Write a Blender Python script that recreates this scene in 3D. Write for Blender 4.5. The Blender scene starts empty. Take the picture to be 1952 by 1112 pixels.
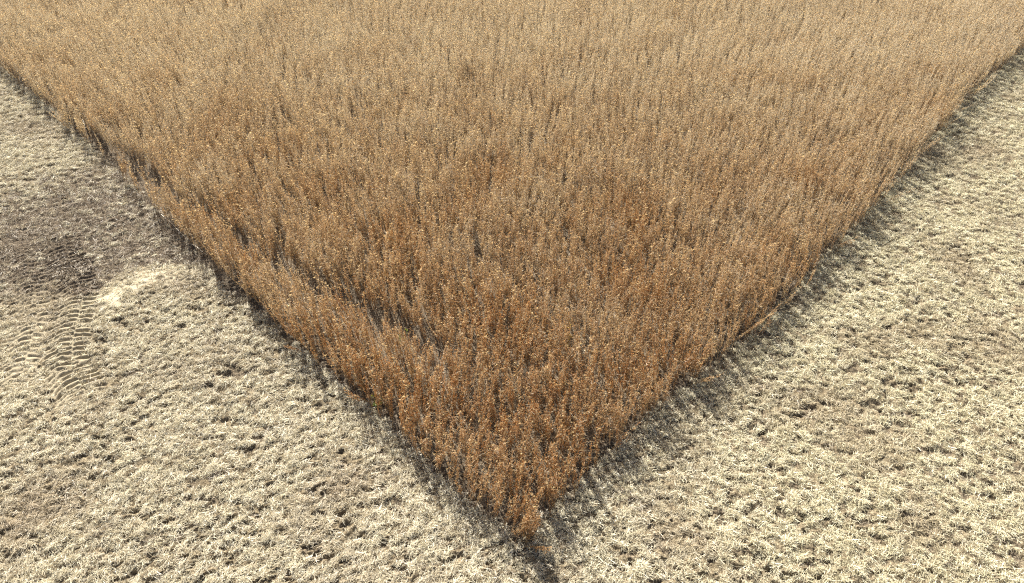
import bpy, math, random
import numpy as np
from mathutils import Vector

rng = np.random.default_rng(7)
random.seed(7)
sc = bpy.context.scene
C = sc.collection

# ------------------------------------------------------------------ camera
CAM_H, PITCH = 10.24, 41.5
cd = bpy.data.cameras.new('camera')
cd.sensor_width = 36.0
cd.lens = 36.0 * 1340 / 1952
cd.clip_end = 6000
cam = bpy.data.objects.new('camera', cd)
C.objects.link(cam)
cam.location = (0, 0, CAM_H)
cam.rotation_euler = (math.radians(90 - PITCH), 0, 0)
sc.camera = cam

# ------------------------------------------------------------------ sky, sun, exposure
SUN_EL, SUN_AZ = 38.0, -22.6          # degrees; azimuth from +Y, negative = to the left
w = bpy.data.worlds.new('World')
sc.world = w
w.use_nodes = True
nt = w.node_tree
bg = nt.nodes['Background']
sky = nt.nodes.new('ShaderNodeTexSky')
sky.sky_type = 'NISHITA'
sky.sun_disc = False
sky.sun_elevation = math.radians(SUN_EL)
sky.sun_rotation = math.radians(SUN_AZ)
sky.air_density = 1.0
sky.dust_density = 7.0
sky.ozone_density = 0.3
nt.links.new(sky.outputs[0], bg.inputs[0])
bg.inputs[1].default_value = 0.055
sl = bpy.data.lights.new('sun', 'SUN')
sl.energy = 5.0
sl.angle = math.radians(0.55)
sl.color = (1.0, 0.95, 0.85)
sun = bpy.data.objects.new('sun', sl)
C.objects.link(sun)
el, az = math.radians(SUN_EL), math.radians(SUN_AZ)
to_sun = Vector((math.sin(az) * math.cos(el), math.cos(az) * math.cos(el), math.sin(el)))
sun.rotation_euler = to_sun.to_track_quat('Z', 'Y').to_euler()
sun.location = to_sun * 40
sc.view_settings.view_transform = 'Standard'
sc.view_settings.look = 'None'
sc.view_settings.exposure = 1.4
sc.view_settings.gamma = 1.0
sc.view_settings.use_curve_mapping = False
sc.cycles.use_denoising = False
sc.cycles.max_bounces = 6
sc.cycles.diffuse_bounces = 4
sc.cycles.transmission_bounces = 4
sc.cycles.filter_width = 1.2

# ------------------------------------------------------------------ noise
_T = rng.random((256, 256)).astype(np.float32)


def vnoise(x, y):
    xi = np.floor(x).astype(np.int64); yi = np.floor(y).astype(np.int64)
    fx = x - xi; fy = y - yi
    fx = fx * fx * (3 - 2 * fx); fy = fy * fy * (3 - 2 * fy)
    x0 = xi & 255; x1 = (xi + 1) & 255; y0 = yi & 255; y1 = (yi + 1) & 255
    a = _T[x0, y0] * (1 - fx) + _T[x1, y0] * fx
    b = _T[x0, y1] * (1 - fx) + _T[x1, y1] * fx
    return a * (1 - fy) + b * fy            # 0..1


def fbm(x, y, o=3):
    s = 0; a = .5; t = 0
    for k in range(o):
        s = s + a * vnoise(x * 2 ** k + 17.3 * k, y * 2 ** k + 5.1 * k); t += a; a *= .5
    return s / t


def sstep(a, b, x):
    t = np.clip((x - a) / (b - a), 0, 1)
    return t * t * (3 - 2 * t)


def poly_dist(x, y, pts):
    """distance to a polyline, arc length along it and signed side offset"""
    best = np.full(x.shape, 1e9); arc = np.zeros(x.shape); side = np.zeros(x.shape)
    s0 = 0.0
    for (ax, ay), (bx, by) in zip(pts[:-1], pts[1:]):
        dx, dy = bx - ax, by - ay
        L = math.hypot(dx, dy)
        t = np.clip(((x - ax) * dx + (y - ay) * dy) / (L * L), 0, 1)
        d = np.hypot(x - ax - t * dx, y - ay - t * dy)
        m = d < best
        best = np.where(m, d, best)
        arc = np.where(m, s0 + t * L, arc)
        side = np.where(m, ((x - ax) * -dy + (y - ay) * dx) / L, side)
        s0 += L
    return best, arc, side


def inside(x, y, P):
    r = np.zeros(x.shape, bool)
    n = len(P)
    for i in range(n):
        (x1, y1), (x2, y2) = P[i], P[(i + 1) % n]
        if y1 == y2:
            continue
        c = ((y1 > y) != (y2 > y)) & (x < (x2 - x1) * (y - y1) / (y2 - y1) + x1)
        r ^= c
    return r


# ------------------------------------------------------------------ layout of the field (metres)
TIP = (0.13, 4.32)
LEFT = [TIP, (-0.10, 4.51), (-0.79, 5.10), (-1.25, 5.58), (-1.91, 6.29), (-2.62, 6.88), (-3.45, 7.74), (-4.1, 8.34),
        (-5.03, 9.12), (-5.78, 9.99), (-7.15, 11.58), (-8.82, 13.26), (-11.08, 15.55), (-13.1, 17.44), (-32, 36.2)]
RIGHT = [TIP, (0.35, 4.58), (0.77, 5.02), (1.30, 5.58), (1.97, 6.29), (2.88, 7.08), (3.49, 7.63), (4.38, 8.47), (5.62, 9.84),
         (6.69, 10.96), (7.63, 12.04), (9.38, 14.05), (11.74, 16.68), (13.76, 18.59), (31, 36.2)]
FIELD = LEFT[::-1] + RIGHT[1:]
BARE = [(-8.3, 13.3), (-7.0, 12.4), (-5.1, 10.2), (-5.45, 9.86), (-5.9, 9.82), (-6.36, 9.74), (-6.8, 9.5), (-7.33, 9.05),
        (-7.9, 8.95), (-8.6, 8.6), (-10.5, 8.4), (-12.5, 9.5), (-11.2, 11.3), (-10.0, 12.4), (-9.0, 13.0)]
SWATH = [(-5.1, 9.62), (-5.75, 9.60), (-6.2, 9.48), (-6.55, 9.25), (-6.8, 8.9)]
TRACK_A = [(-6.2, 6.5), (-6.42, 6.83), (-6.84, 7.3), (-7.08, 7.86), (-7.26, 8.47), (-7.42, 8.99), (-8.05, 9.84), (-8.57, 10.63),
           (-9.14, 11.48), (-9.83, 12.43), (-10.58, 13.48), (-11.37, 14.65)]
TRACK_B = [(-7.33, 6.7), (-7.42, 6.98), (-7.58, 7.41), (-7.72, 7.86), (-7.86, 8.34), (-8.2, 8.95), (-8.85, 9.9), (-9.5, 10.9)]

S = CAM_H / 8.0                        # the outlines above were measured from a height of 8; the plants' size gives the true one


def up(P):
    return [(a * S, b * S) for a, b in P]


TIP = (TIP[0] * S, TIP[1] * S)
LEFT, RIGHT, BARE, SWATH, TRACK_A, TRACK_B = up(LEFT), up(RIGHT), up(BARE), up(SWATH), up(TRACK_A), up(TRACK_B)
FIELD = LEFT[::-1] + RIGHT[1:]
GAP = up([(-9.4, 13.95), (-7.19, 12.07), (-6.57, 11.5), (-4.58, 9.98), (-3.88, 9.39), (-1.75, 7.95), (-.9, 7.3)])
GAP_B = up([(-9.6, 13.95), (-8.6, 12.95), (-6.2, 10.95)])


def field_sd(x, y):
    """signed distance to the crop edge, positive inside"""
    dl = poly_dist(x, y, LEFT)[0]
    dr = poly_dist(x, y, RIGHT)[0]
    d = np.minimum(dl, dr)
    return np.where(inside(x, y, FIELD), d, -d)


def bare_mask(x, y):
    """1 where the chaff is thin and the soil and stalks show"""
    jx = x + .5 * (vnoise(x * 1.3 + 9, y * 1.3) - .5) + .16 * (vnoise(x * 6, y * 6) - .5)
    jy = y + .5 * (vnoise(x * 1.3, y * 1.3 + 31) - .5) + .16 * (vnoise(x * 6 + 50, y * 6) - .5)
    d = poly_dist(jx, jy, BARE + [BARE[0]])[0]
    sd = np.where(inside(jx, jy, BARE), d, -d)
    soft = sstep(-7.0 * S, -9.0 * S, x) * .9 + sstep(10.2 * S, 12.3 * S, y) * .8       # the western and northern sides fade out
    soft = np.clip(soft, 0, 1)
    lo = -.04 - .8 * soft
    hi = .14 + 1.1 * soft
    m = np.clip((sd - lo) / (hi - lo), 0, 1)
    m *= .85 + .4 * fbm(x * 1.1 + 3, y * 1.1)
    return np.clip(m, 0, 1)


def ridge_dir(x):
    return np.where(x < 0, .48, -.14 + 0 * x)


def tyre(x, y, pts, width, pitch, seed):
    d, s, side = poly_dist(x, y, pts)
    u = side / (width * .5)
    e = sstep(1.06, .93, d / (width * .5))
    # two straight blocks and a slanted lug strip
    slant = np.where(u > .35, (u - .35) * 1.2, np.where(u < -.2, (-.2 - u) * .4, 0)) * pitch * 1.6
    ph = (s + slant) / pitch + np.where(u < -.2, .45, 0) + .25 * vnoise(x * 5 + seed, y * 5)
    ph = ph + .3 * (vnoise(x * 2.3 + seed, y * 2.3) - .5)
    lug = (1 - (.5 + .5 * np.cos(2 * math.pi * ph)) ** 1.6) * (.55 + .45 * vnoise(x * 7 + seed, y * 7 + 4))
    gap = .85 + .15 * sstep(.0, .2, np.abs(u + .2))
    fade = sstep(0, .5, s) * sstep(8.5, 4.5, s) * (.8 + .2 * sstep(.3, .55, vnoise(x * 1.1 + seed, y * 1.1)))
    return e * fade, lug * gap


def packed_map(x, y):
    """chaff pressed flat: the tyre prints and the smooth swath beside the bare patch"""
    return np.maximum(track_map(x, y), swath_map(x, y))


def track_map(x, y):
    return np.clip(tyre(x, y, TRACK_A, .86, .145, 3)[0] + .8 * tyre(x, y, TRACK_B, .66, .15, 23)[0], 0, 1)


def swath_map(x, y):
    d = poly_dist(x, y, SWATH)[0]
    return np.clip(np.exp(-(d / .42) ** 2) * (.45 + .45 * vnoise(x * 2.1 + 8, y * 2.1)), 0, .85)


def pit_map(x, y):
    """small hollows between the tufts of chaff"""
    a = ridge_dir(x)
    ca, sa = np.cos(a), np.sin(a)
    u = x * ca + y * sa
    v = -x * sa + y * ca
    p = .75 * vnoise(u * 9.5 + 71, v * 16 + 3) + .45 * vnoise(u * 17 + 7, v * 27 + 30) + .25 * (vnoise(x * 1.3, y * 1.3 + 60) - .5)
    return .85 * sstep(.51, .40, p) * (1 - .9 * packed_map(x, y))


def height(x, y):
    a = ridge_dir(x)
    ca, sa = np.cos(a), np.sin(a)
    u = x * ca + y * sa
    v = -x * sa + y * ca
    wv = .25 * (vnoise(u * 1.2, v * 1.2) - .5)
    big = .05 * (fbm(x * .35, y * .35, 2) - .5)
    bm = bare_mask(x, y)
    lump = vnoise(u * 6.5, (v + wv) * 13.5)
    lump2 = vnoise(u * 12 + 40, (v + wv) * 21 + 11)
    pits = pit_map(x, y)
    amp = .6 + .8 * vnoise(x * .8 + 90, y * .8)
    z = (lump - .5) * .045 + (lump2 - .5) * .05 - pits * .045
    z = z * amp * (1 - .25 * bm)
    z = z + .018 * (vnoise(x * 27, y * 27) - .5)
    ta, la = tyre(x, y, TRACK_A, .86, .145, 3)
    tb, lb = tyre(x, y, TRACK_B, .66, .15, 23)
    z = z * (1 - .75 * packed_map(x, y)) + ta * (.095 * la - .075) + .8 * tb * (.07 * lb - .05)
    # the low swath of chaff that ends in a lip at the bare patch
    d, s, side = poly_dist(x, y, SWATH)
    z = z + .025 * (.4 + 1.2 * vnoise(x * 2.5, y * 2.5)) * np.exp(-(d / .28) ** 2)
    far = sstep(60, 30, np.hypot(x, y))
    return (z + big) * far


# ------------------------------------------------------------------ materials
def mat(name):
    m = bpy.data.materials.new(name)
    m.use_nodes = True
    t = m.node_tree
    t.nodes.clear()
    return m, t


def N(t, kind, **kw):
    n = t.nodes.new(kind)
    for k, v in kw.items():
        setattr(n, k, v)
    return n


def ramp(t, fac, stops):
    r = N(t, 'ShaderNodeValToRGB')
    e = r.color_ramp.elements
    while len(e) > 1:
        e.remove(e[0])
    e[0].position = stops[0][0]; e[0].color = (*stops[0][1], 1)
    for p, c in stops[1:]:
        q = e.new(p); q.color = (*c, 1)
    t.links.new(fac, r.inputs[0])
    return r.outputs[0]


def math_n(t, op, a, b=None, clamp=False):
    n = N(t, 'ShaderNodeMath', operation=op, use_clamp=clamp)
    for i, v in enumerate((a, b)):
        if v is None:
            continue
        if isinstance(v, (int, float)):
            n.inputs[i].default_value = v
        else:
            t.links.new(v, n.inputs[i])
    return n.outputs[0]


def mix_c(t, fac, a, b, blend='MIX'):
    n = N(t, 'ShaderNodeMix', data_type='RGBA', blend_type=blend)
    for s, v in ((n.inputs['Factor'], fac), (n.inputs['A'], a), (n.inputs['B'], b)):
        if isinstance(v, (int, float)):
            s.default_value = v
        elif isinstance(v, tuple):
            s.default_value = (*v, 1)
        else:
            t.links.new(v, s)
    return n.outputs['Result']


def leafy(t, color, trans=.35, gloss=.06, rough=.45, fuzz=0.0):
    """dry plant tissue: diffuse + light coming through + a faint waxy sheen"""
    d = N(t, 'ShaderNodeBsdfDiffuse'); t.links.new(color, d.inputs[0])
    tr = N(t, 'ShaderNodeBsdfTranslucent'); t.links.new(color, tr.inputs[0])
    m1 = N(t, 'ShaderNodeMixShader'); m1.inputs[0].default_value = trans
    t.links.new(d.outputs[0], m1.inputs[1]); t.links.new(tr.outputs[0], m1.inputs[2])
    g = N(t, 'ShaderNodeBsdfGlossy'); g.inputs['Roughness'].default_value = rough
    m2 = N(t, 'ShaderNodeMixShader'); m2.inputs[0].default_value = gloss
    t.links.new(m1.outputs[0], m2.inputs[1]); t.links.new(g.outputs[0], m2.inputs[2])
    out = m2.outputs[0]
    if fuzz:                                # the short pale hairs on pods and stems
        sh = N(t, 'ShaderNodeBsdfSheen'); sh.inputs['Roughness'].default_value = .6
        sh.inputs['Color'].default_value = (.92, .84, .70, 1)
        m3 = N(t, 'ShaderNodeMixShader'); m3.inputs[0].default_value = fuzz
        t.links.new(out, m3.inputs[1]); t.links.new(sh.outputs[0], m3.inputs[2])
        out = m3.outputs[0]
    o = N(t, 'ShaderNodeOutputMaterial'); t.links.new(out, o.inputs[0])


def ripe(t, oi, patch, lo, hi):
    """pale tint of a plant: rusty at the corner, paler further into the field, in patches"""
    sp = N(t, 'ShaderNodeSeparateXYZ'); t.links.new(oi.outputs['Location'], sp.inputs[0])
    mr = N(t, 'ShaderNodeMapRange'); t.links.new(sp.outputs['Y'], mr.inputs['Value'])
    mr.inputs['From Min'].default_value = 6; mr.inputs['From Max'].default_value = 25
    mr.inputs['To Min'].default_value = lo; mr.inputs['To Max'].default_value = hi
    p = math_n(t, 'MULTIPLY', math_n(t, 'SUBTRACT', patch, .5), 1.3)
    return math_n(t, 'ADD', mr.outputs[0], p, True)


def tone_socket(t, spread=.45):
    """per-piece tone + per-plant random + patches across the field, about 0..1"""
    at = N(t, 'ShaderNodeAttribute', attribute_name='tone')
    oi = N(t, 'ShaderNodeObjectInfo')
    nz = N(t, 'ShaderNodeTexNoise'); nz.inputs['Scale'].default_value = .55; nz.inputs['Detail'].default_value = 3
    t.links.new(oi.outputs['Location'], nz.inputs['Vector'])
    a = math_n(t, 'MULTIPLY', at.outputs['Fac'], 1 - spread)
    b = math_n(t, 'MULTIPLY', oi.outputs['Random'], spread)
    return math_n(t, 'ADD', a, b), nz.outputs['Fac'], oi


M = {}
# pods
m, t = mat('dry_pod'); M['pod'] = m
f, patch, oi = tone_socket(t, .5)
c = ramp(t, f, [(0, (.30, .18, .08)), (.22, (.53, .33, .165)), (.42, (.70, .50, .27)), (.62, (.79, .62, .375)),
                (.8, (.82, .71, .53)), (1, (.90, .83, .76))])
rp = ripe(t, oi, patch, .0, 1.12)
c = mix_c(t, math_n(t, 'SUBTRACT', 1.0, math_n(t, 'MULTIPLY', rp, 1.6), True), c, (.98, .84, .68), 'MULTIPLY')
c = mix_c(t, math_n(t, 'MULTIPLY', rp, .93), c, (.95, .88, .73))
leafy(t, c, .54, .02, fuzz=.15)
# stems
m, t = mat('dry_stem'); M['stem'] = m
f, patch, oi = tone_socket(t)
c = ramp(t, f, [(0, (.30, .17, .06)), (.5, (.50, .33, .15)), (1, (.76, .64, .45))])
c = mix_c(t, ripe(t, oi, patch, 0, .6), c, (.88, .82, .68))
leafy(t, c, .35, .04, fuzz=.15)
# withered leaves
m, t = mat('withered_leaf'); M['leaf'] = m
f, patch, oi = tone_socket(t)
c = ramp(t, f, [(0, (.26, .14, .07)), (.4, (.42, .28, .14)), (.75, (.58, .45, .24)), (1, (.72, .58, .34))])
leafy(t, c, .55, .03)
# straw
m, t = mat('straw'); M['straw'] = m
f, patch, oi = tone_socket(t, .32)
c = ramp(t, f, [(0, (.09, .065, .04)), (.2, (.32, .27, .175)), (.42, (.62, .56, .40)), (.65, (.78, .73, .57)), (1, (.89, .86, .74))])
c = mix_c(t, math_n(t, 'MULTIPLY', math_n(t, 'SUBTRACT', patch, .5, True), 3.2, True), c, (.40, .31, .21))
sp = N(t, 'ShaderNodeSeparateXYZ'); t.links.new(oi.outputs['Location'], sp.inputs[0])
mr = N(t, 'ShaderNodeMapRange'); t.links.new(sp.outputs['X'], mr.inputs['Value'])
mr.inputs['From Min'].default_value = 0; mr.inputs['From Max'].default_value = 5; mr.inputs['To Max'].default_value = .55
c = mix_c(t, mr.outputs[0], c, (.92, .93, .82), 'MULTIPLY')       # the right-hand side was cut greener
leafy(t, c, .14, .05)
# stalk pieces in the bare patch
m, t = mat('grey_stalk'); M['stalk'] = m
f, patch, oi = tone_socket(t, .2)
c = ramp(t, f, [(0, (.08, .055, .04)), (.35, (.22, .165, .11)), (.65, (.42, .36, .27)), (1, (.66, .60, .50))])
leafy(t, c, .15, .05)
# ground
m, t = mat('chaff_covered_ground'); M['ground'] = m
geo = N(t, 'ShaderNodeNewGeometry')
n1 = N(t, 'ShaderNodeTexNoise'); n1.inputs['Scale'].default_value = 38; n1.inputs['Detail'].default_value = 4
n2 = N(t, 'ShaderNodeTexNoise'); n2.inputs['Scale'].default_value = .8; n2.inputs['Detail'].default_value = 3
t.links.new(geo.outputs['Position'], n1.inputs['Vector']); t.links.new(geo.outputs['Position'], n2.inputs['Vector'])
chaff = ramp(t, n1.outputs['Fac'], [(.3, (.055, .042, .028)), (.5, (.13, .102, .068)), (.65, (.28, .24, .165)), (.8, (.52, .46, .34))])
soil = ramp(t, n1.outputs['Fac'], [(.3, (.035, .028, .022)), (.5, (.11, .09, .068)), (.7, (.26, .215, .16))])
bare_shade = N(t, 'ShaderNodeAttribute', attribute_name='bare')  # bare soil, plus the shade painted into the pits
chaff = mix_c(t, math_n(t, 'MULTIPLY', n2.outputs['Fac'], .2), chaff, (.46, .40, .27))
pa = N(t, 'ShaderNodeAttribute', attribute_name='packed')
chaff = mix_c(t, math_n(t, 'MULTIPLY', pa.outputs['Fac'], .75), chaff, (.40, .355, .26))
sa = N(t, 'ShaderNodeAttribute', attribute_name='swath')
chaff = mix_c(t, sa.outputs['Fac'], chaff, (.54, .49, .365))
c = mix_c(t, bare_shade.outputs['Fac'], chaff, soil)
d = N(t, 'ShaderNodeBsdfDiffuse'); t.links.new(c, d.inputs[0])
bp = N(t, 'ShaderNodeBump'); bp.inputs['Strength'].default_value = .6; bp.inputs['Distance'].default_value = .02
t.links.new(n1.outputs['Fac'], bp.inputs['Height']); t.links.new(bp.outputs[0], d.inputs['Normal'])
o = N(t, 'ShaderNodeOutputMaterial'); t.links.new(d.outputs[0], o.inputs[0])
# soil clod, weeds
m, t = mat('dark_soil'); M['soil'] = m
n1 = N(t, 'ShaderNodeTexNoise'); n1.inputs['Scale'].default_value = 30
c = ramp(t, n1.outputs['Fac'], [(.3, (.02, .015, .011)), (.7, (.06, .045, .03))])
d = N(t, 'ShaderNodeBsdfDiffuse'); t.links.new(c, d.inputs[0])
o = N(t, 'ShaderNodeOutputMaterial'); t.links.new(d.outputs[0], o.inputs[0])
m, t = mat('green_leaf'); M['green'] = m
f, patch, oi = tone_socket(t, .2)
c = ramp(t, f, [(0, (.07, .12, .015)), (.6, (.20, .27, .03)), (1, (.42, .42, .05))])
leafy(t, c, .4, .05)
m, t = mat('yellow_leaf'); M['yellow'] = m
f, patch, oi = tone_socket(t, .2)
c = ramp(t, f, [(0, (.38, .24, .03)), (.6, (.60, .40, .04)), (1, (.68, .52, .08))])
leafy(t, c, .4, .05)


# ------------------------------------------------------------------ mesh builder
class MB:
    def __init__(s):
        s.v, s.f, s.t = [], [], []

    def add(s, vs, fs, tone):
        o = len(s.v)
        s.v += [tuple(p) for p in vs]
        s.f += [tuple(i + o for i in q) for q in fs]
        s.t += [tone] * len(vs)

    def tube(s, pts, r0, r1, tone, n=3):
        pts = [Vector(p) for p in pts]
        vs, fs = [], []
        k = len(pts)
        for i, p in enumerate(pts):
            d = (pts[min(i + 1, k - 1)] - pts[max(i - 1, 0)]).normalized()
            a = d.orthogonal().normalized(); b = d.cross(a)
            r = r0 + (r1 - r0) * i / (k - 1)
            for j in range(n):
                g = 2 * math.pi * j / n
                vs.append(p + a * (r * math.cos(g)) + b * (r * math.sin(g)))
        for i in range(k - 1):
            for j in range(n):
                q = (j + 1) % n
                fs.append((i * n + j, i * n + q, (i + 1) * n + q, (i + 1) * n + j))
        fs.append(tuple(range((k - 1) * n, k * n)))
        s.add(vs, fs, tone)

    def pod(s, base, d, L, w, tone):
        """flat curved pod: two bulges between a stalk end and a beaked tip"""
        d = d.normalized()
        a = d.orthogonal().normalized()
        a = (a * math.cos(s_ := random.uniform(0, 6.28)) + d.cross(a) * math.sin(s_)).normalized()
        b = d.cross(a)
        bend = b * (L * .12)
        th = w * .5
        vs = [base]
        for q, k in ((.3, 1.0), (.7, .9)):
            p = base + d * (L * q) + bend * (1 - abs(q - .5) * 1.2)
            vs += [p + a * (w * k * .5), p + b * (th * k * .5), p - a * (w * k * .5), p - b * (th * k * .5)]
        vs.append(base + d * L)
        fs = []
        for j in range(4):
            q = (j + 1) % 4
            fs += [(0, 1 + q, 1 + j), (1 + j, 1 + q, 5 + q, 5 + j), (5 + j, 5 + q, 9)]
        s.add(vs, fs, tone)

    def leaf(s, base, d, L, w, tone, curl=.4):
        d = d.normalized()
        a = d.cross(Vector((random.gauss(0, 1), random.gauss(0, 1), random.gauss(0, 1)))).normalized()
        b = d.cross(a)
        p1 = base + d * (L * .5) + b * (L * curl * .25)
        p2 = base + d * L - b * (L * curl * .3)
        s.add([base, p1 + a * (w * .5) + b * (w * .25), p1, p1 - a * (w * .5) + b * (w * .25), p2],
              [(0, 1, 2), (0, 2, 3), (2, 1, 4), (3, 2, 4)], tone)

    def mesh(s, name, material):
        me = bpy.data.meshes.new(name)
        me.from_pydata(s.v, [], s.f)
        at = me.attributes.new('tone', 'FLOAT', 'POINT')
        at.data.foreach_set('value', np.array(s.t, np.float32))
        me.materials.append(material)
        return me


def rv(s=1.0):
    return Vector((random.gauss(0, s), random.gauss(0, s), random.gauss(0, s)))


# ------------------------------------------------------------------ soybean plants
def plant_meshes(k):
    """ripe, leafless bean plant about 1 m tall: stem with branches, pods up every stem, a few dead leaves and petioles"""
    st, pd, lf = MB(), MB(), MB()
    H = random.uniform(.84, 1.0)
    lean = Vector((random.gauss(0, .05), random.gauss(0, .05), 0))
    axes = []
    pts = []
    for i in range(7):
        q = i / 6
        pts.append(Vector((0, 0, H * q)) + lean * (q * q * H) + Vector((random.gauss(0, .008), random.gauss(0, .008), 0)) * (q > 0))
    st.tube(pts, .0055, .002, random.uniform(.2, .7))
    axes.append((pts, 14, .26))
    for b in range(random.choice((1, 2, 2, 3))):
        z0 = random.uniform(.08, .42) * H
        g = random.uniform(0, 6.28)
        out = Vector((math.cos(g), math.sin(g), 0))
        Lb = random.uniform(.45, .8) * (H - z0)
        base = Vector((0, 0, z0)) + lean * ((z0 / H) ** 2 * H)
        bp = [base, base + out * (.035) + Vector((0, 0, Lb * .35)), base + out * .045 + Vector((0, 0, Lb * .7)),
              base + out * random.uniform(.035, .08) + Vector((0, 0, Lb))]
        st.tube(bp, .004, .0015, random.uniform(.2, .8))
        axes.append((bp, 8, .28))

    def at(pts, q):
        x = q * (len(pts) - 1); i = min(int(x), len(pts) - 2)
        return pts[i].lerp(pts[i + 1], x - i)
    for pts, nn, q0 in axes:
        for i in range(nn):
            q = q0 + (1 - q0) * (i + random.uniform(.1, .9)) / nn
            p = at(pts, q)
            g = i * 2.6 + random.uniform(-.6, .6)
            for j in range(random.choice((1, 2, 3, 3))):
                gg = g + random.uniform(-.9, .9)
                d = Vector((math.cos(gg), math.sin(gg), random.choice((-1, 1, 1)) * random.uniform(1.2, 4.2)))
                pd.pod(p + d.normalized() * .008, d, random.uniform(.032, .05), random.uniform(.008, .0115),
                       min(1, max(0, random.gauss(.20 + .38 * q + .16 * (q > .82), .2))))
            if random.random() < .45:
                d = Vector((math.cos(g + 3), math.sin(g + 3), random.uniform(.2, 1.2))).normalized()
                L = random.uniform(.07, .16)
                st.tube([p, p + d * L * .6 + rv(.004), p + d * L + Vector((0, 0, -.02))], .0016, .001, random.uniform(.5, 1))
            if random.random() < .2:
                d = Vector((math.cos(g + 2), math.sin(g + 2), random.uniform(-1.6, .1)))
                lf.leaf(p, d, random.uniform(.04, .075), random.uniform(.018, .035), random.random(), 1)
    return st, pd, lf


KINDS = []          # (stem mesh, pod mesh, leaf mesh)
JOINED = []
for k in range(8):
    st, pd, lf = plant_meshes(k)
    a = st.mesh('bean_stem', M['stem']); b = pd.mesh('bean_pods', M['pod']); c = lf.mesh('bean_leaves', M['leaf'])
    KINDS.append((a, b, c))
    # one mesh with three material slots for the crop beyond the individually built plants
    me = bpy.data.meshes.new('bean_plant')
    V, F, T, MI = [], [], [], []
    for mi, q in enumerate((st, pd, lf)):
        o = len(V)
        V += q.v; T += q.t
        F += [tuple(i + o for i in f_) for f_ in q.f]
        MI += [mi] * len(q.f)
    me.from_pydata(V, [], F)
    me.attributes.new('tone', 'FLOAT', 'POINT').data.foreach_set('value', np.array(T, np.float32))
    for q in ('stem', 'pod', 'leaf'):
        me.materials.append(M[q])
    me.polygons.foreach_set('material_index', np.array(MI, np.int32))
    JOINED.append(me)


def scatter(name, pts, rot, scl, idx, meshes, material=None):
    """one object that sets copies of the meshes on its points"""
    col = bpy.data.collections.new(name + '_kinds')
    for i, me in enumerate(meshes):
        col.objects.link(bpy.data.objects.new('%s_kind_%02d' % (name, i), me))
    me = bpy.data.meshes.new(name)
    me.vertices.add(len(pts))
    me.vertices.foreach_set('co', np.asarray(pts, np.float32).ravel())
    a = me.attributes.new('rot', 'FLOAT_VECTOR', 'POINT'); a.data.foreach_set('vector', np.asarray(rot, np.float32).ravel())
    a = me.attributes.new('scl', 'FLOAT', 'POINT'); a.data.foreach_set('value', np.asarray(scl, np.float32))
    a = me.attributes.new('idx', 'INT', 'POINT'); a.data.foreach_set('value', np.asarray(idx, np.int32))
    ob = bpy.data.objects.new(name, me)
    C.objects.link(ob)
    g = bpy.data.node_groups.new(name, 'GeometryNodeTree')
    g.interface.new_socket('Geometry', in_out='INPUT', socket_type='NodeSocketGeometry')
    g.interface.new_socket('Geometry', in_out='OUTPUT', socket_type='NodeSocketGeometry')
    gi = g.nodes.new('NodeGroupInput'); go = g.nodes.new('NodeGroupOutput')
    ci = g.nodes.new('GeometryNodeCollectionInfo')
    ci.inputs['Collection'].default_value = col
    ci.inputs['Separate Children'].default_value = True
    ci.inputs['Reset Children'].default_value = True
    ip = g.nodes.new('GeometryNodeInstanceOnPoints')

    def named(nm, ty):
        n = g.nodes.new('GeometryNodeInputNamedAttribute'); n.data_type = ty
        n.inputs['Name'].default_value = nm
        return n.outputs['Attribute']
    g.links.new(gi.outputs[0], ip.inputs['Points'])
    g.links.new(ci.outputs[0], ip.inputs['Instance'])
    ip.inputs['Pick Instance'].default_value = True
    g.links.new(named('idx', 'INT'), ip.inputs['Instance Index'])
    er = g.nodes.new('FunctionNodeEulerToRotation')
    g.links.new(named('rot', 'FLOAT_VECTOR'), er.inputs[0])
    g.links.new(er.outputs[0], ip.inputs['Rotation'])
    g.links.new(named('scl', 'FLOAT'), ip.inputs['Scale'])
    g.links.new(ip.outputs[0], go.inputs[0])
    md = ob.modifiers.new('scatter', 'NODES')
    md.node_group = g
    return ob


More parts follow.
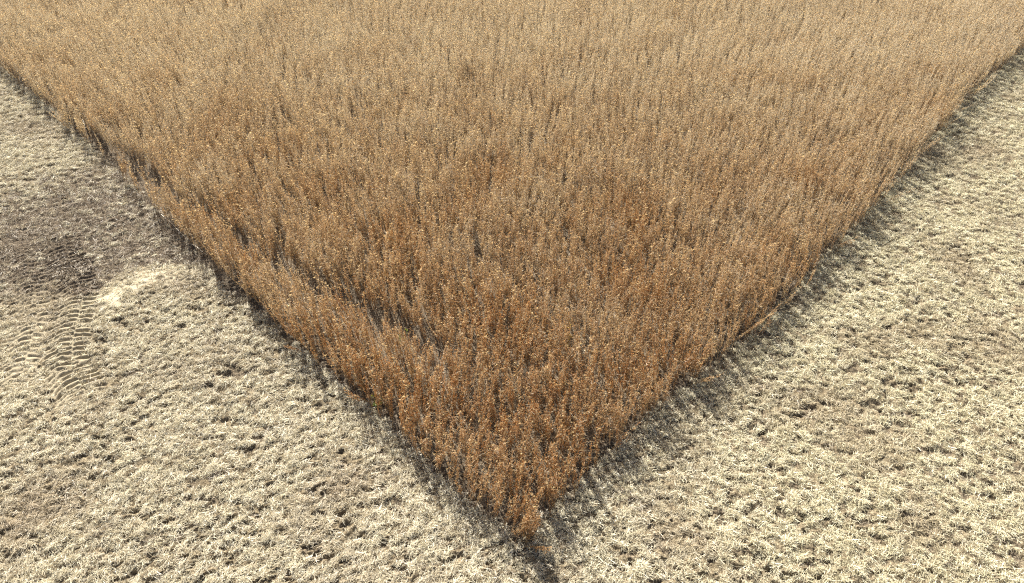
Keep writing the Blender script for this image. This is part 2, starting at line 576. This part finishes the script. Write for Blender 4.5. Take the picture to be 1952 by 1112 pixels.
# ------------------------------------------------------------------ ground: one sheet, fine under the camera's view, out to the horizon
def build_ground():
    th_f = np.concatenate([np.linspace(-1.22, -1.0, 70), np.linspace(-1.0, -.55, 290)[1:], np.linspace(-.55, 1.22, 620)[1:]])     # from +Y, finer on the tyre prints
    th_c = np.linspace(1.22, 2 * math.pi - 1.22, 60)[1:-1]
    th = np.concatenate([th_f, th_c])
    dt = 2.44 / 860
    r = [3.4]
    while r[-1] < 33:
        r.append(r[-1] * (1 + dt * (.55 if 12 < r[-1] < 17.5 else .95)))
    while r[-1] < 3000:
        r.append(r[-1] * (1.02 if r[-1] < 55 else 1.25))
    r = np.array(r)
    R, T = np.meshgrid(r, th, indexing='ij')
    X = R * np.sin(T); Y = R * np.cos(T)
    nr, nth = R.shape
    Z = height(X, Y)
    sd = field_sd(X, Y)
    Z = np.where(sd > .4, Z * .5, Z)
    bare_pit_shade = bare_mask(X, Y)
    bare_pit_shade = np.maximum(bare_pit_shade, .8 * pit_map(X, Y))  # shade of the hollows painted in, as soil colour under thin chaff
    bare_pit_shade = np.maximum(bare_pit_shade, sstep(-.05, .12, sd))
    V = np.stack([X, Y, Z], -1).reshape(-1, 3)
    V = np.vstack([V, [[0, 0, 0]]])
    i = np.arange(nr - 1)[:, None]; j = np.arange(nth)[None, :]
    j2 = (j + 1) % nth
    q = np.stack([i * nth + j, i * nth + j2, (i + 1) * nth + j2, (i + 1) * nth + j], -1)
    deep = sd > .9
    # under the crop the fine cells are merged 6 x 6
    K = 6
    bi, bj = (nr - 1) // K, len(th_f) // K - 1
    merged = np.zeros((nr - 1, nth), bool)
    blk = deep[:bi * K, :bj * K].reshape(bi, K, bj, K).all((1, 3)) & (r[:bi * K:K] < 33)[:, None]
    merged[:bi * K, :bj * K] = np.repeat(np.repeat(blk, K, 0), K, 1)
    I, J = np.nonzero(blk)
    I, J = I * K, J * K
    big = np.stack([I * nth + J, I * nth + J + K, (I + K) * nth + J + K, (I + K) * nth + J], -1)
    Q = np.vstack([q[~merged], big])
    cen = np.arange(nth)
    fan = np.stack([np.full(nth, nr * nth), (cen + 1) % nth, cen], -1)
    me = bpy.data.meshes.new('ground')
    nq, nf = len(Q), len(fan)
    me.vertices.add(len(V)); me.vertices.foreach_set('co', V.astype(np.float32).ravel())
    me.loops.add(nq * 4 + nf * 3)
    me.loops.foreach_set('vertex_index', np.concatenate([Q[:, ::-1].ravel(), fan[:, ::-1].ravel()]).astype(np.int32))
    me.polygons.add(nq + nf)
    ls = np.concatenate([np.arange(nq) * 4, nq * 4 + np.arange(nf) * 3]).astype(np.int32)
    me.polygons.foreach_set('loop_start', ls)
    me.update(calc_edges=True)
    bw = 1 - .85 * bare_mask(X, Y)
    b = me.attributes.new('swath', 'FLOAT', 'POINT')
    b.data.foreach_set('value', np.append((swath_map(X, Y) * bw).ravel(), 0).astype(np.float32))
    pk = track_map(X, Y) * bw
    b = me.attributes.new('packed', 'FLOAT', 'POINT')
    b.data.foreach_set('value', np.append(pk.ravel(), 0).astype(np.float32))
    b = me.attributes.new('bare', 'FLOAT', 'POINT')  # holds bare soil and the painted pit shade
    b.data.foreach_set('value', np.append(bare_pit_shade.ravel(), 0).astype(np.float32))
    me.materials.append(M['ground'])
    ob = bpy.data.objects.new('ground', me)
    C.objects.link(ob)
    ob['kind'] = 'structure'
    ob['label'] = 'harvested field floor covered in pale chaff with tyre prints on the left'
    if me.polygons[10].normal.z < 0:
        me.flip_normals()
    print('ground faces', nq + nf)


build_ground()

# ------------------------------------------------------------------ straw litter and stubble
def straw_clump(n, rad, lmin, lmax, w, up, mt, tone_mu, tone_sd, ali=.5, dome=0.0):
    b = MB()
    for i in range(n):
        g = random.uniform(0, 6.28); rr = rad * math.sqrt(random.random())
        p = Vector((rr * math.cos(g) * (1.5 if dome else 1), rr * math.sin(g), random.random() ** 1.5 * up + dome * (1 - (rr / rad) ** 2)))
        a = random.gauss(0, ali) + random.choice((0, math.pi))
        d = Vector((math.cos(a), math.sin(a), random.gauss(0.08, .26 if dome else .38))).normalized()
        p -= d * (lmin * .5) * (dome > 0)
        L = random.uniform(lmin, lmax)
        s = d.cross(Vector((0, 0, 1))).normalized()
        mid = p + d * (L * .5) + s * random.gauss(0, L * .05) + Vector((0, 0, abs(random.gauss(0, L * .05))))
        end = p + d * L + s * random.gauss(0, L * .10)
        b.tube([p, mid, end], w * random.uniform(.6, 1.2), w * random.uniform(.4, .8), min(1, max(0, random.gauss(tone_mu, tone_sd))))
    return b.mesh('straw_clump', mt)


def in_view(x, y, pad=1.0):
    """the patch of land the photograph can see, with some to spare"""
    h = CAM_H; p = math.radians(PITCH)
    zc = y * math.cos(p) + h * math.sin(p)
    return (np.abs(x) < zc * 976 / 1340 + pad) & (y > 3.8)


def litter_points(dens, seed, ymax=30.):
    g = np.random.default_rng(seed)
    n = int(dens * 50 * (ymax - 3.8))
    x = g.uniform(-25, 25, n); y = g.uniform(3.8, ymax, n)
    k = in_view(x, y)
    x, y = x[k], y[k]
    sd = field_sd(x, y)
    k = sd < .1
    return x[k], y[k], sd[k], g


CH = [straw_clump(24, .05, .03, .105, .0029, .022, M['straw'], .62, .28, 1.0, random.uniform(.01, .04)) for i in range(8)]
x, y, sd, g = litter_points(185, 1)
bm = bare_mask(x, y)
far = np.hypot(x, y)
keep = g.random(len(x)) > bm * .78
keep &= g.random(len(x)) > np.maximum(.93 * track_map(x, y), .75 * swath_map(x, y))
keep &= g.random(len(x)) > .96 * pit_map(x, y)
x, y = x[keep], y[keep]
n = len(x)
P = np.stack([x, y, height(x, y) + g.uniform(-.004, .008, n)], -1)
Rt = np.stack([g.normal(0, .2, n), g.normal(0, .2, n), ridge_dir(x) + g.normal(0, .38, n)], -1)
ob = scatter('straw_litter', P, Rt, g.uniform(.75, 1.25, n), g.integers(0, len(CH), n), CH)
ob['kind'] = 'stuff'
ob['label'] = 'pale cream chopped straw and chaff spread over the harvested ground'
print('straw', n)

ST = [straw_clump(22, .14, .03, .15, .0030, .04, M['stalk'], .50, .28, 1.4) for i in range(6)]
x, y, sd, g = litter_points(60, 2)
bm = bare_mask(x, y)
edge = sstep(-.6, -.05, sd) * .5 * (vnoise(x * 1.5, y * 1.5) > .3)
keep = g.random(len(x)) < np.maximum(np.maximum(bm * .85, edge), .06)
x, y = x[keep], y[keep]
n = len(x)
P = np.stack([x, y, height(x, y) + g.uniform(0, .01, n)], -1)
Rt = np.stack([g.normal(0, .15, n), g.normal(0, .15, n), g.uniform(0, 6.28, n)], -1)
ob = scatter('stalk_litter', P, Rt, g.uniform(.7, 1.3, n), g.integers(0, len(ST), n), ST)
ob['kind'] = 'stuff'
ob['label'] = 'grey brown broken bean stalks strewn over the dark bare patch and along the crop edge'

b_list = []
for i in range(5):
    b = MB()
    for j in range(3):
        p = Vector((random.gauss(0, .03), random.gauss(0, .03), -.02))
        d = Vector((random.gauss(0, .35), random.gauss(0, .35), 1)).normalized()
        b.tube([p, p + d * random.uniform(.07, .14)], .0042, .0036, random.uniform(.2, .8))
    b_list.append(b.mesh('stub', M['stalk']))
x, y, sd, g = litter_points(7, 3)
n = len(x)
P = np.stack([x, y, height(x, y)], -1)
Rt = np.stack([np.zeros(n), np.zeros(n), g.uniform(0, 6.28, n)], -1)
ob = scatter('stubble', P, Rt, g.uniform(.7, 1.2, n), g.integers(0, 5, n), b_list)
ob['kind'] = 'stuff'
ob['label'] = 'short cut bean stubs poking up through the chaff'

# ------------------------------------------------------------------ standing crop
u_row = np.array([-.7071, .7071]); n_row = np.array([.7071, .7071])
PX, PY = [], []
row = 0
d = .06
while d < 56:
    s = np.arange(-56, 56, .058)
    ss = s + rng.normal(0, .025, len(s))
    dd = d + rng.normal(0, .11, len(s)) + .08 * (vnoise(ss * .9 + row * 7.7, ss * 0 + row) - .5)
    PX.append(TIP[0] + u_row[0] * ss + n_row[0] * dd)
    PY.append(TIP[1] + u_row[1] * ss + n_row[1] * dd)
    d += .32
    row += 1
px = np.concatenate(PX + [TIP[0] + rng.normal(0, .06, 9)]); py = np.concatenate(PY + [TIP[1] + .04 + np.abs(rng.normal(0, .12, 9))])
k = (py < 42) & in_view(px, py, 2.5) & (py > 3)
px, py = px[k], py[k]
sd = field_sd(px, py)
edge_j = .10 * (vnoise(px * 2.2, py * 2.2) - .5) + .05 * rng.normal(0, 1, len(px))
k = sd > .02 + np.where(py < 6.4, np.minimum(edge_j, -.03), edge_j)
# thin places: short gaps along the second and third rows from the left edge, and a few holes in the stand
dl = poly_dist(px, py, LEFT)[0]
al = poly_dist(px, py, LEFT)[1]
ga, gs, _ = poly_dist(px, py, GAP)
gb = poly_dist(px, py, GAP_B)[0]
gap = (ga < .16 + .09 * vnoise(gs * 1.6, gs * 0 + 4.5)) & (vnoise(gs * .9 + 3, gs * 0 + .5) > .13)
gap |= (gb < .10) & (vnoise(al * 1.2 + 40, al * 0 + 9.5) > .4)
hole = (vnoise(px * 1.5 + 13, py * 1.5 + 77) < .045) & (rng.random(len(px)) < .8)
k &= ~(gap & (rng.random(len(px)) < .9)) & ~hole
k &= rng.random(len(px)) < .95
px, py, sd = px[k], py[k], sd[k]
n = len(px)
print('plants', n)
pz = height(px, py) * .5 - .01
lx = (fbm(px * .8 + 5, py * .8, 2) - .5) * .45 + rng.normal(0, .075, n) + .12 * sstep(10, 5.8, py)
ly = (fbm(px * .8 + 55, py * .8 + 8, 2) - .5) * .4 + rng.normal(0, .075, n)
edge_out = (sd < .22) * (rng.random(n) < .08) * rng.uniform(.15, .7, n)       # some edge plants were pushed over by the header
lx += np.where(poly_dist(px, py, LEFT)[0] < poly_dist(px, py, RIGHT)[0], -.7, .7) * edge_out
ly -= .7 * edge_out
scl = np.clip(rng.normal(1.0, .09, n) + .16 * (fbm(px * .5, py * .5 + 20, 2) - .5), .7, 1.25)
rz = rng.uniform(0, 2 * math.pi, n)
# tilt as an XYZ euler: spin about z first, then lean
from mathutils import Matrix, Euler
rot = np.zeros((n, 3))
for i in range(n):
    e = (Matrix.Rotation(lx[i], 3, 'Y') @ Matrix.Rotation(-ly[i], 3, 'X') @ Matrix.Rotation(rz[i], 3, 'Z')).to_euler('XYZ')
    rot[i] = e
idx = rng.integers(0, len(JOINED), n)
dist = np.sqrt(px ** 2 + py ** 2 + (CAM_H - .6) ** 2)
order = np.argsort(dist)
NEAR = 296
near, rest = order[:NEAR], order[NEAR:]
ob = scatter('soybean_crop', np.stack([px, py, pz], -1)[rest], rot[rest], scl[rest], idx[rest], JOINED)
ob['kind'] = 'stuff'
ob['label'] = 'dense stand of ripe brown soybeans filling the field behind the corner'

dln = poly_dist(px, py, LEFT)[0]; drn = poly_dist(px, py, RIGHT)[0]
tip_i = near[np.argmin(py[near])]


def bean_label(i):
    if i == tip_i:
        return 'foremost ripe soybean plant at the very point of the uncut corner', 'soybean plant at the corner point'
    if py[i] < TIP[1] + .7:
        return 'ripe soybean plant in the tuft just behind the point of the uncut corner', 'soybean plants at the corner point'
    lean = ' leaning left' if lx[i] < -.08 else ' leaning right' if lx[i] > .16 else ' upright'
    size = 'tall ' if scl[i] > 1.08 else 'short ' if scl[i] < .93 else ''
    d = py[i] - TIP[1]
    dep = 'near the tip' if d < 1.2 else 'well back from the tip' if d > 1.8 else 'a little back from the tip'
    if dln[i] < .3 and dln[i] < drn[i]:
        return size + 'ripe soybean' + lean + ' in the left outer row, ' + dep, 'soybean plants on the left cut edge'
    if drn[i] < .3:
        return size + 'ripe soybean' + lean + ' on the right outer edge, ' + dep, 'soybean plants on the right cut edge'
    side = 'behind the left edge, ' if dln[i] < drn[i] - .3 else 'behind the right edge, ' if drn[i] < dln[i] - .3 else 'midway between the edges, '
    return size + 'ripe soybean' + lean + ' ' + side + dep, 'soybean plants inside the corner'


for i in near:
    r = bpy.data.objects.new('soybean_plant', None)
    C.objects.link(r)
    r.empty_display_size = .1
    r.location = (px[i], py[i], pz[i])
    r.rotation_euler = rot[i]
    r.scale = (scl[i],) * 3
    lb, gp = bean_label(i)
    r['label'] = lb; r['category'] = 'soybean plant'
    r['group'] = gp
    for nm, me in zip(('stem', 'pod_cluster', 'withered_foliage'), KINDS[idx[i]]):
        o = bpy.data.objects.new(nm, me)
        C.objects.link(o)
        o.parent = r
        if nm != 'stem':
            o['kind'] = 'stuff'

# ------------------------------------------------------------------ the odd single things
def zat(x, y):
    return float(height(np.array([x]), np.array([y]))[0])


def weed(name, label, cat, x, y, h, mt, nst=5, leaf_l=.09, leaf_w=.05):
    r = bpy.data.objects.new(name, None)
    C.objects.link(r)
    r.empty_display_size = .1
    r.location = (x, y, zat(x, y) - .01)
    r['label'] = label; r['category'] = cat
    st, lf = MB(), MB()
    for i in range(nst):
        g = random.uniform(0, 6.28)
        o = Vector((math.cos(g), math.sin(g), 0))
        hh = h * random.uniform(.7, 1)
        pts = [Vector((0, 0, 0)), o * .04 + Vector((0, 0, hh * .4)), o * .08 + Vector((0, 0, hh * .75)), o * random.uniform(.05, .14) + Vector((0, 0, hh))]
        st.tube(pts, .005, .002, random.random())
        for j in range(9):
            q = .25 + .75 * (j + random.random()) / 9
            xq = q * 3; a = min(int(xq), 2)
            p = pts[a].lerp(pts[a + 1], min(1, xq - a))
            gg = random.uniform(0, 6.28)
            lf.leaf(p, Vector((math.cos(gg), math.sin(gg), random.uniform(-.3, .9))), leaf_l * random.uniform(.6, 1.1), leaf_w * random.uniform(.7, 1.2), random.random(), .5)
    for nm, b, q in (('stem', st, M['green']), ('foliage', lf, mt)):
        o = bpy.data.objects.new(nm, b.mesh(nm, q)); C.objects.link(o); o.parent = r
        if nm == 'foliage':
            o['kind'] = 'stuff'


weed('green_weed', 'low green and yellow leafy weed at the foot of the left crop edge', 'weed', -1.93 * S, 6.50 * S, .30, M['green'], 3, .06, .03)
weed('yellowing_weed', 'yellow green leafy weed showing in a dark gap inside the crop', 'weed', -1.72 * S, 7.75 * S, .62, M['green'], 2, .06, .03)
weed('yellow_weed', 'bright yellow leafed plant among the brown beans near the middle', 'weed', .85 * S, 7.62 * S, .9, M['yellow'], 2, .06, .03)


def lodged(label, x0, y0, x1, y1, z0, z1):
    x0, y0, x1, y1 = x0 * S, y0 * S, x1 * S, y1 * S
    r = bpy.data.objects.new('fallen_stalk', None)
    C.objects.link(r)
    r.empty_display_size = .1
    r.location = (x0, y0, zat(x0, y0))
    r['label'] = label; r['category'] = 'stalk'; r['group'] = 'pale stalks lying by the left crop edge'
    b, s = MB(), MB()
    v = Vector((x1 - x0, y1 - y0, 0))
    pts = [Vector((0, 0, z0)), v * .35 + Vector((.01, 0, z0 * .7 + z1 * .3 + .03)), v * .7 + Vector((-.015, 0, z0 * .3 + z1 * .7 + .02)), v + Vector((0, 0, z1))]
    b.tube(pts, .008, .004, .72, 4)
    for j in range(12):
        q = random.uniform(.3, 1) * 3; a = min(int(q), 2)
        p = pts[a].lerp(pts[a + 1], q - a)
        d = (v.normalized() + rv(.5)).normalized()
        s.tube([p, p + d * random.uniform(.06, .16)], .003, .0015, random.uniform(.6, 1))
    o = bpy.data.objects.new('stem', b.mesh('fallen_stem', M['stalk'])); C.objects.link(o); o.parent = r
    o = bpy.data.objects.new('twig_cluster', s.mesh('fallen_twigs', M['stalk'])); C.objects.link(o); o.parent = r
    o['kind'] = 'stuff'


lodged('long pale stalk lying beside the crop edge at the top of the dark bare patch', -6.85, 11.28, -6.0, 10.42, .06, .05)
lodged('short pale stalk lying just below the longer one beside the crop edge', -5.95, 10.35, -5.55, 10.02, .05, .05)
lodged('bleached stalk leaning over the left crop edge, pale against the brown plants', -9.35, 13.95, -9.1, 13.5, .85, .5)

b = MB()
cl = [(math.cos(a), math.sin(a)) for a in np.linspace(0, 6.283, 8)[:-1]]
vs = [(q[0] * .10 * random.uniform(.8, 1.2), q[1] * .075 * random.uniform(.8, 1.2), 0) for q in cl] + \
     [(q[0] * .085 * random.uniform(.7, 1.2), q[1] * .06 * random.uniform(.7, 1.2), .05 * random.uniform(.8, 1.2)) for q in cl] + \
     [(q[0] * .04 * random.uniform(.7, 1.2), q[1] * .03, .075 * random.uniform(.9, 1.1)) for q in cl]
fs = [(l * 7 + j, l * 7 + (j + 1) % 7, (l + 1) * 7 + (j + 1) % 7, (l + 1) * 7 + j) for l in range(2) for j in range(7)] + [tuple(range(14, 21))]
b.add(vs, fs, .5)
o = bpy.data.objects.new('soil_clod', b.mesh('soil_clod', M['soil']))
C.objects.link(o)
o.location = (-9.05 * S, 11.89 * S, zat(-9.05 * S, 11.89 * S) - .005)
o['label'] = 'dark lump of soil lying alone on the chaff left of the bare patch'
o['category'] = 'clod'
